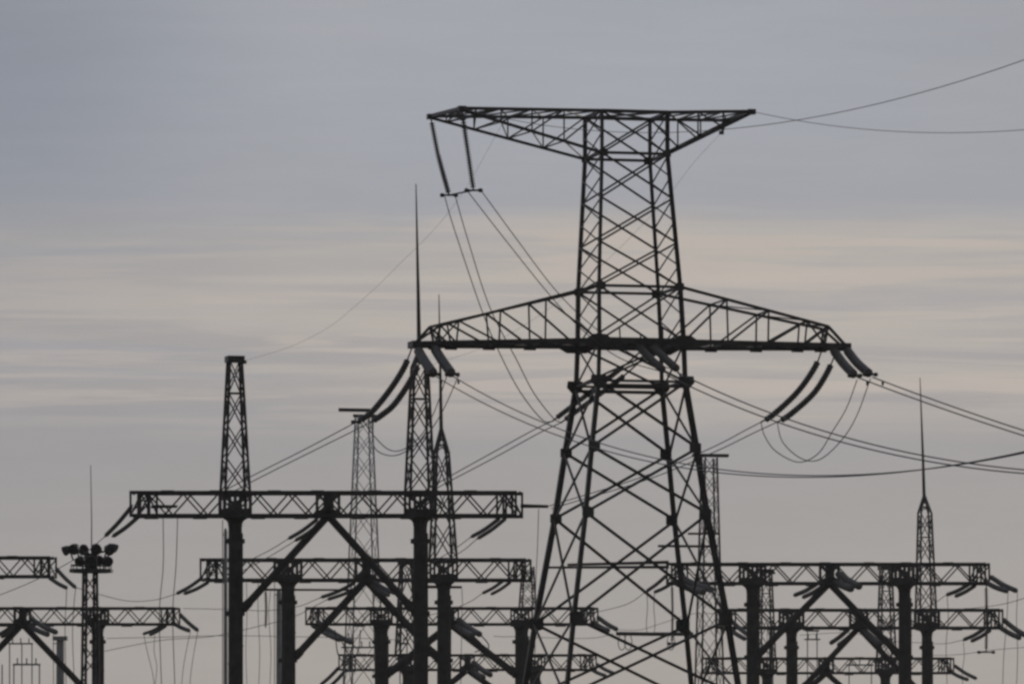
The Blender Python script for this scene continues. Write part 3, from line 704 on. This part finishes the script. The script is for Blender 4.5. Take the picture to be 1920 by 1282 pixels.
spans = [([(196, 1006), (150, 1042), (60, 1090), (-40, 1130)], 325, 385, 'upper span running down left from the near beam left strings'),
         ([(540, 1010), (500, 1034), (440, 1062), (378, 1086)], 325, 380, 'upper span from the near gantry middle back to the second beam'),
         ([(552, 1014), (510, 1040), (470, 1062), (420, 1086)], 325, 380, 'lower span from the near gantry middle back to the second beam'),
         ([(882, 1007), (850, 1030), (800, 1060), (740, 1090)], 325, 380, 'upper span from the near beam right end back to the second beam'),
         ([(894, 1010), (866, 1033), (815, 1062), (756, 1092)], 325, 380, 'lower span from the near beam right end back to the second beam'),
         ([(330, 1113), (290, 1124), (240, 1126), (180, 1112), (140, 1100)], 386, 378, 'sagging span between the left edge beam and the second beam'),
         ([(600, 1120), (560, 1136), (500, 1144), (440, 1142), (344, 1140)], 386, 410, 'level span left of the second gantry post, higher one'),
         ([(612, 1124), (550, 1156), (490, 1172), (400, 1192), (300, 1200), (196, 1220)], 386, 420, 'long sagging span crossing behind the near left post'),
         ([(200, 1196), (300, 1194), (420, 1191), (560, 1193), (680, 1196), (745, 1199)], 430, 430, 'long level span low on the left behind three posts'),
         ([(904, 1112), (880, 1128), (840, 1144), (780, 1158)], 386, 420, 'span from the second beam right end back down left'),
         ([(1212, 1108), (1180, 1130), (1140, 1142), (1090, 1152)], 392, 430, 'faint span falling left from the near right beam end through the pylon legs'),
         ([(1158, 1180), (1200, 1180), (1240, 1168), (1300, 1150), (1343, 1150)], 421, 438, 'drooping span between the third beam and the middle right beam'),
         ([(1774, 1115), (1740, 1136), (1690, 1146), (1620, 1140)], 392, 430, 'span under the near right beam running back left'),
         ([(1930, 1118), (1880, 1132), (1820, 1140), (1760, 1146), (1690, 1150)], 384, 436, 'faint span at the right edge above the middle right beam'),
         ([(1806, 1199), (1770, 1206), (1720, 1204), (1640, 1200)], 441, 470, 'dark drooping span below the middle right beam'),
         ([(1930, 1212), (1860, 1218), (1800, 1226), (1740, 1228)], 460, 480, 'lowest faint span at the right edge'),
         ([(1640, 1196), (1600, 1186), (1560, 1186), (1500, 1190)], 480, 490, 'faint span between the near right posts'),
         ([(926, 1192), (946, 1193), (970, 1193), (1100, 1196), (1150, 1188)], 420, 430, 'faint level span through the left pylon legs')]
for pts, y0, y1, lb in spans:
    wire(path(pts, y0, y1), .018, lb, 'wire', gd, 'span_wire')
# jumper loops hanging under the left ends of the farther beams
loops = [([(662, 1206), (650, 1240), (634, 1226), (628, 1180)], 420, 'hooked loop under the left end of the third beam'),
         ([(640, 1200), (648, 1215), (660, 1232), (672, 1218), (676, 1180)], 420, 'second hooked loop under the left end of the third beam'),
         ([(902, 1190), (916, 1208), (912, 1222), (900, 1224)], 420, 'hooked loop right of the third beam peak'),
         ([(888, 1192), (902, 1206), (904, 1216), (890, 1222)], 420, 'small hooked loop nearer the third beam peak')]
for pts, y0, lb in loops: wire(path(pts, y0, y0+.5), .035, lb, 'wire', 'loops under the third beam', 'jumper_wire')
# earth wires from the top beam down to the gantry peaks
wire(path([(946, 224), (922, 268), (870, 358), (816, 428), (750, 494), (710, 534), (669, 571), (614, 615), (541, 651), (452, 678)], 302, 322), .005, 'faint earth wire falling from the left top beam to the near left lattice peak', 'wire', 'thin earth wires', 'earth_wire')
wire([TB[(1, 1)]-V((.2, 0, .5))]+path([(1300, 306), (1225, 400), (1080, 540), (930, 640), (790, 690)], 303, 322), .005, 'faint earth wire falling from the right top beam behind the pylon body', 'wire', 'thin earth wires', 'earth_wire')

# ------------------------------------------------------------------ thin evening haze over the whole yard
hz = MB(); hz.box((0, 0, 28.5), 12400, 12400, 59)
ho = hz.build('haze', M['wire']); ho['kind'] = 'stuff'
hm = bpy.data.materials.new('haze_air'); hm.use_nodes = True; ht = hm.node_tree
for n_ in list(ht.nodes):
    if n_.type != 'OUTPUT_MATERIAL': ht.nodes.remove(n_)
pv = ht.nodes.new('ShaderNodeVolumePrincipled'); pv.inputs['Density'].default_value = 0.00009
pv.inputs['Color'].default_value = (.92, .91, .92, 1); pv.inputs['Anisotropy'].default_value = 0.6
ht.links.new(pv.outputs[0], [n_ for n_ in ht.nodes if n_.type == 'OUTPUT_MATERIAL'][0].inputs['Volume'])
ho.data.materials.clear(); ho.data.materials.append(hm)
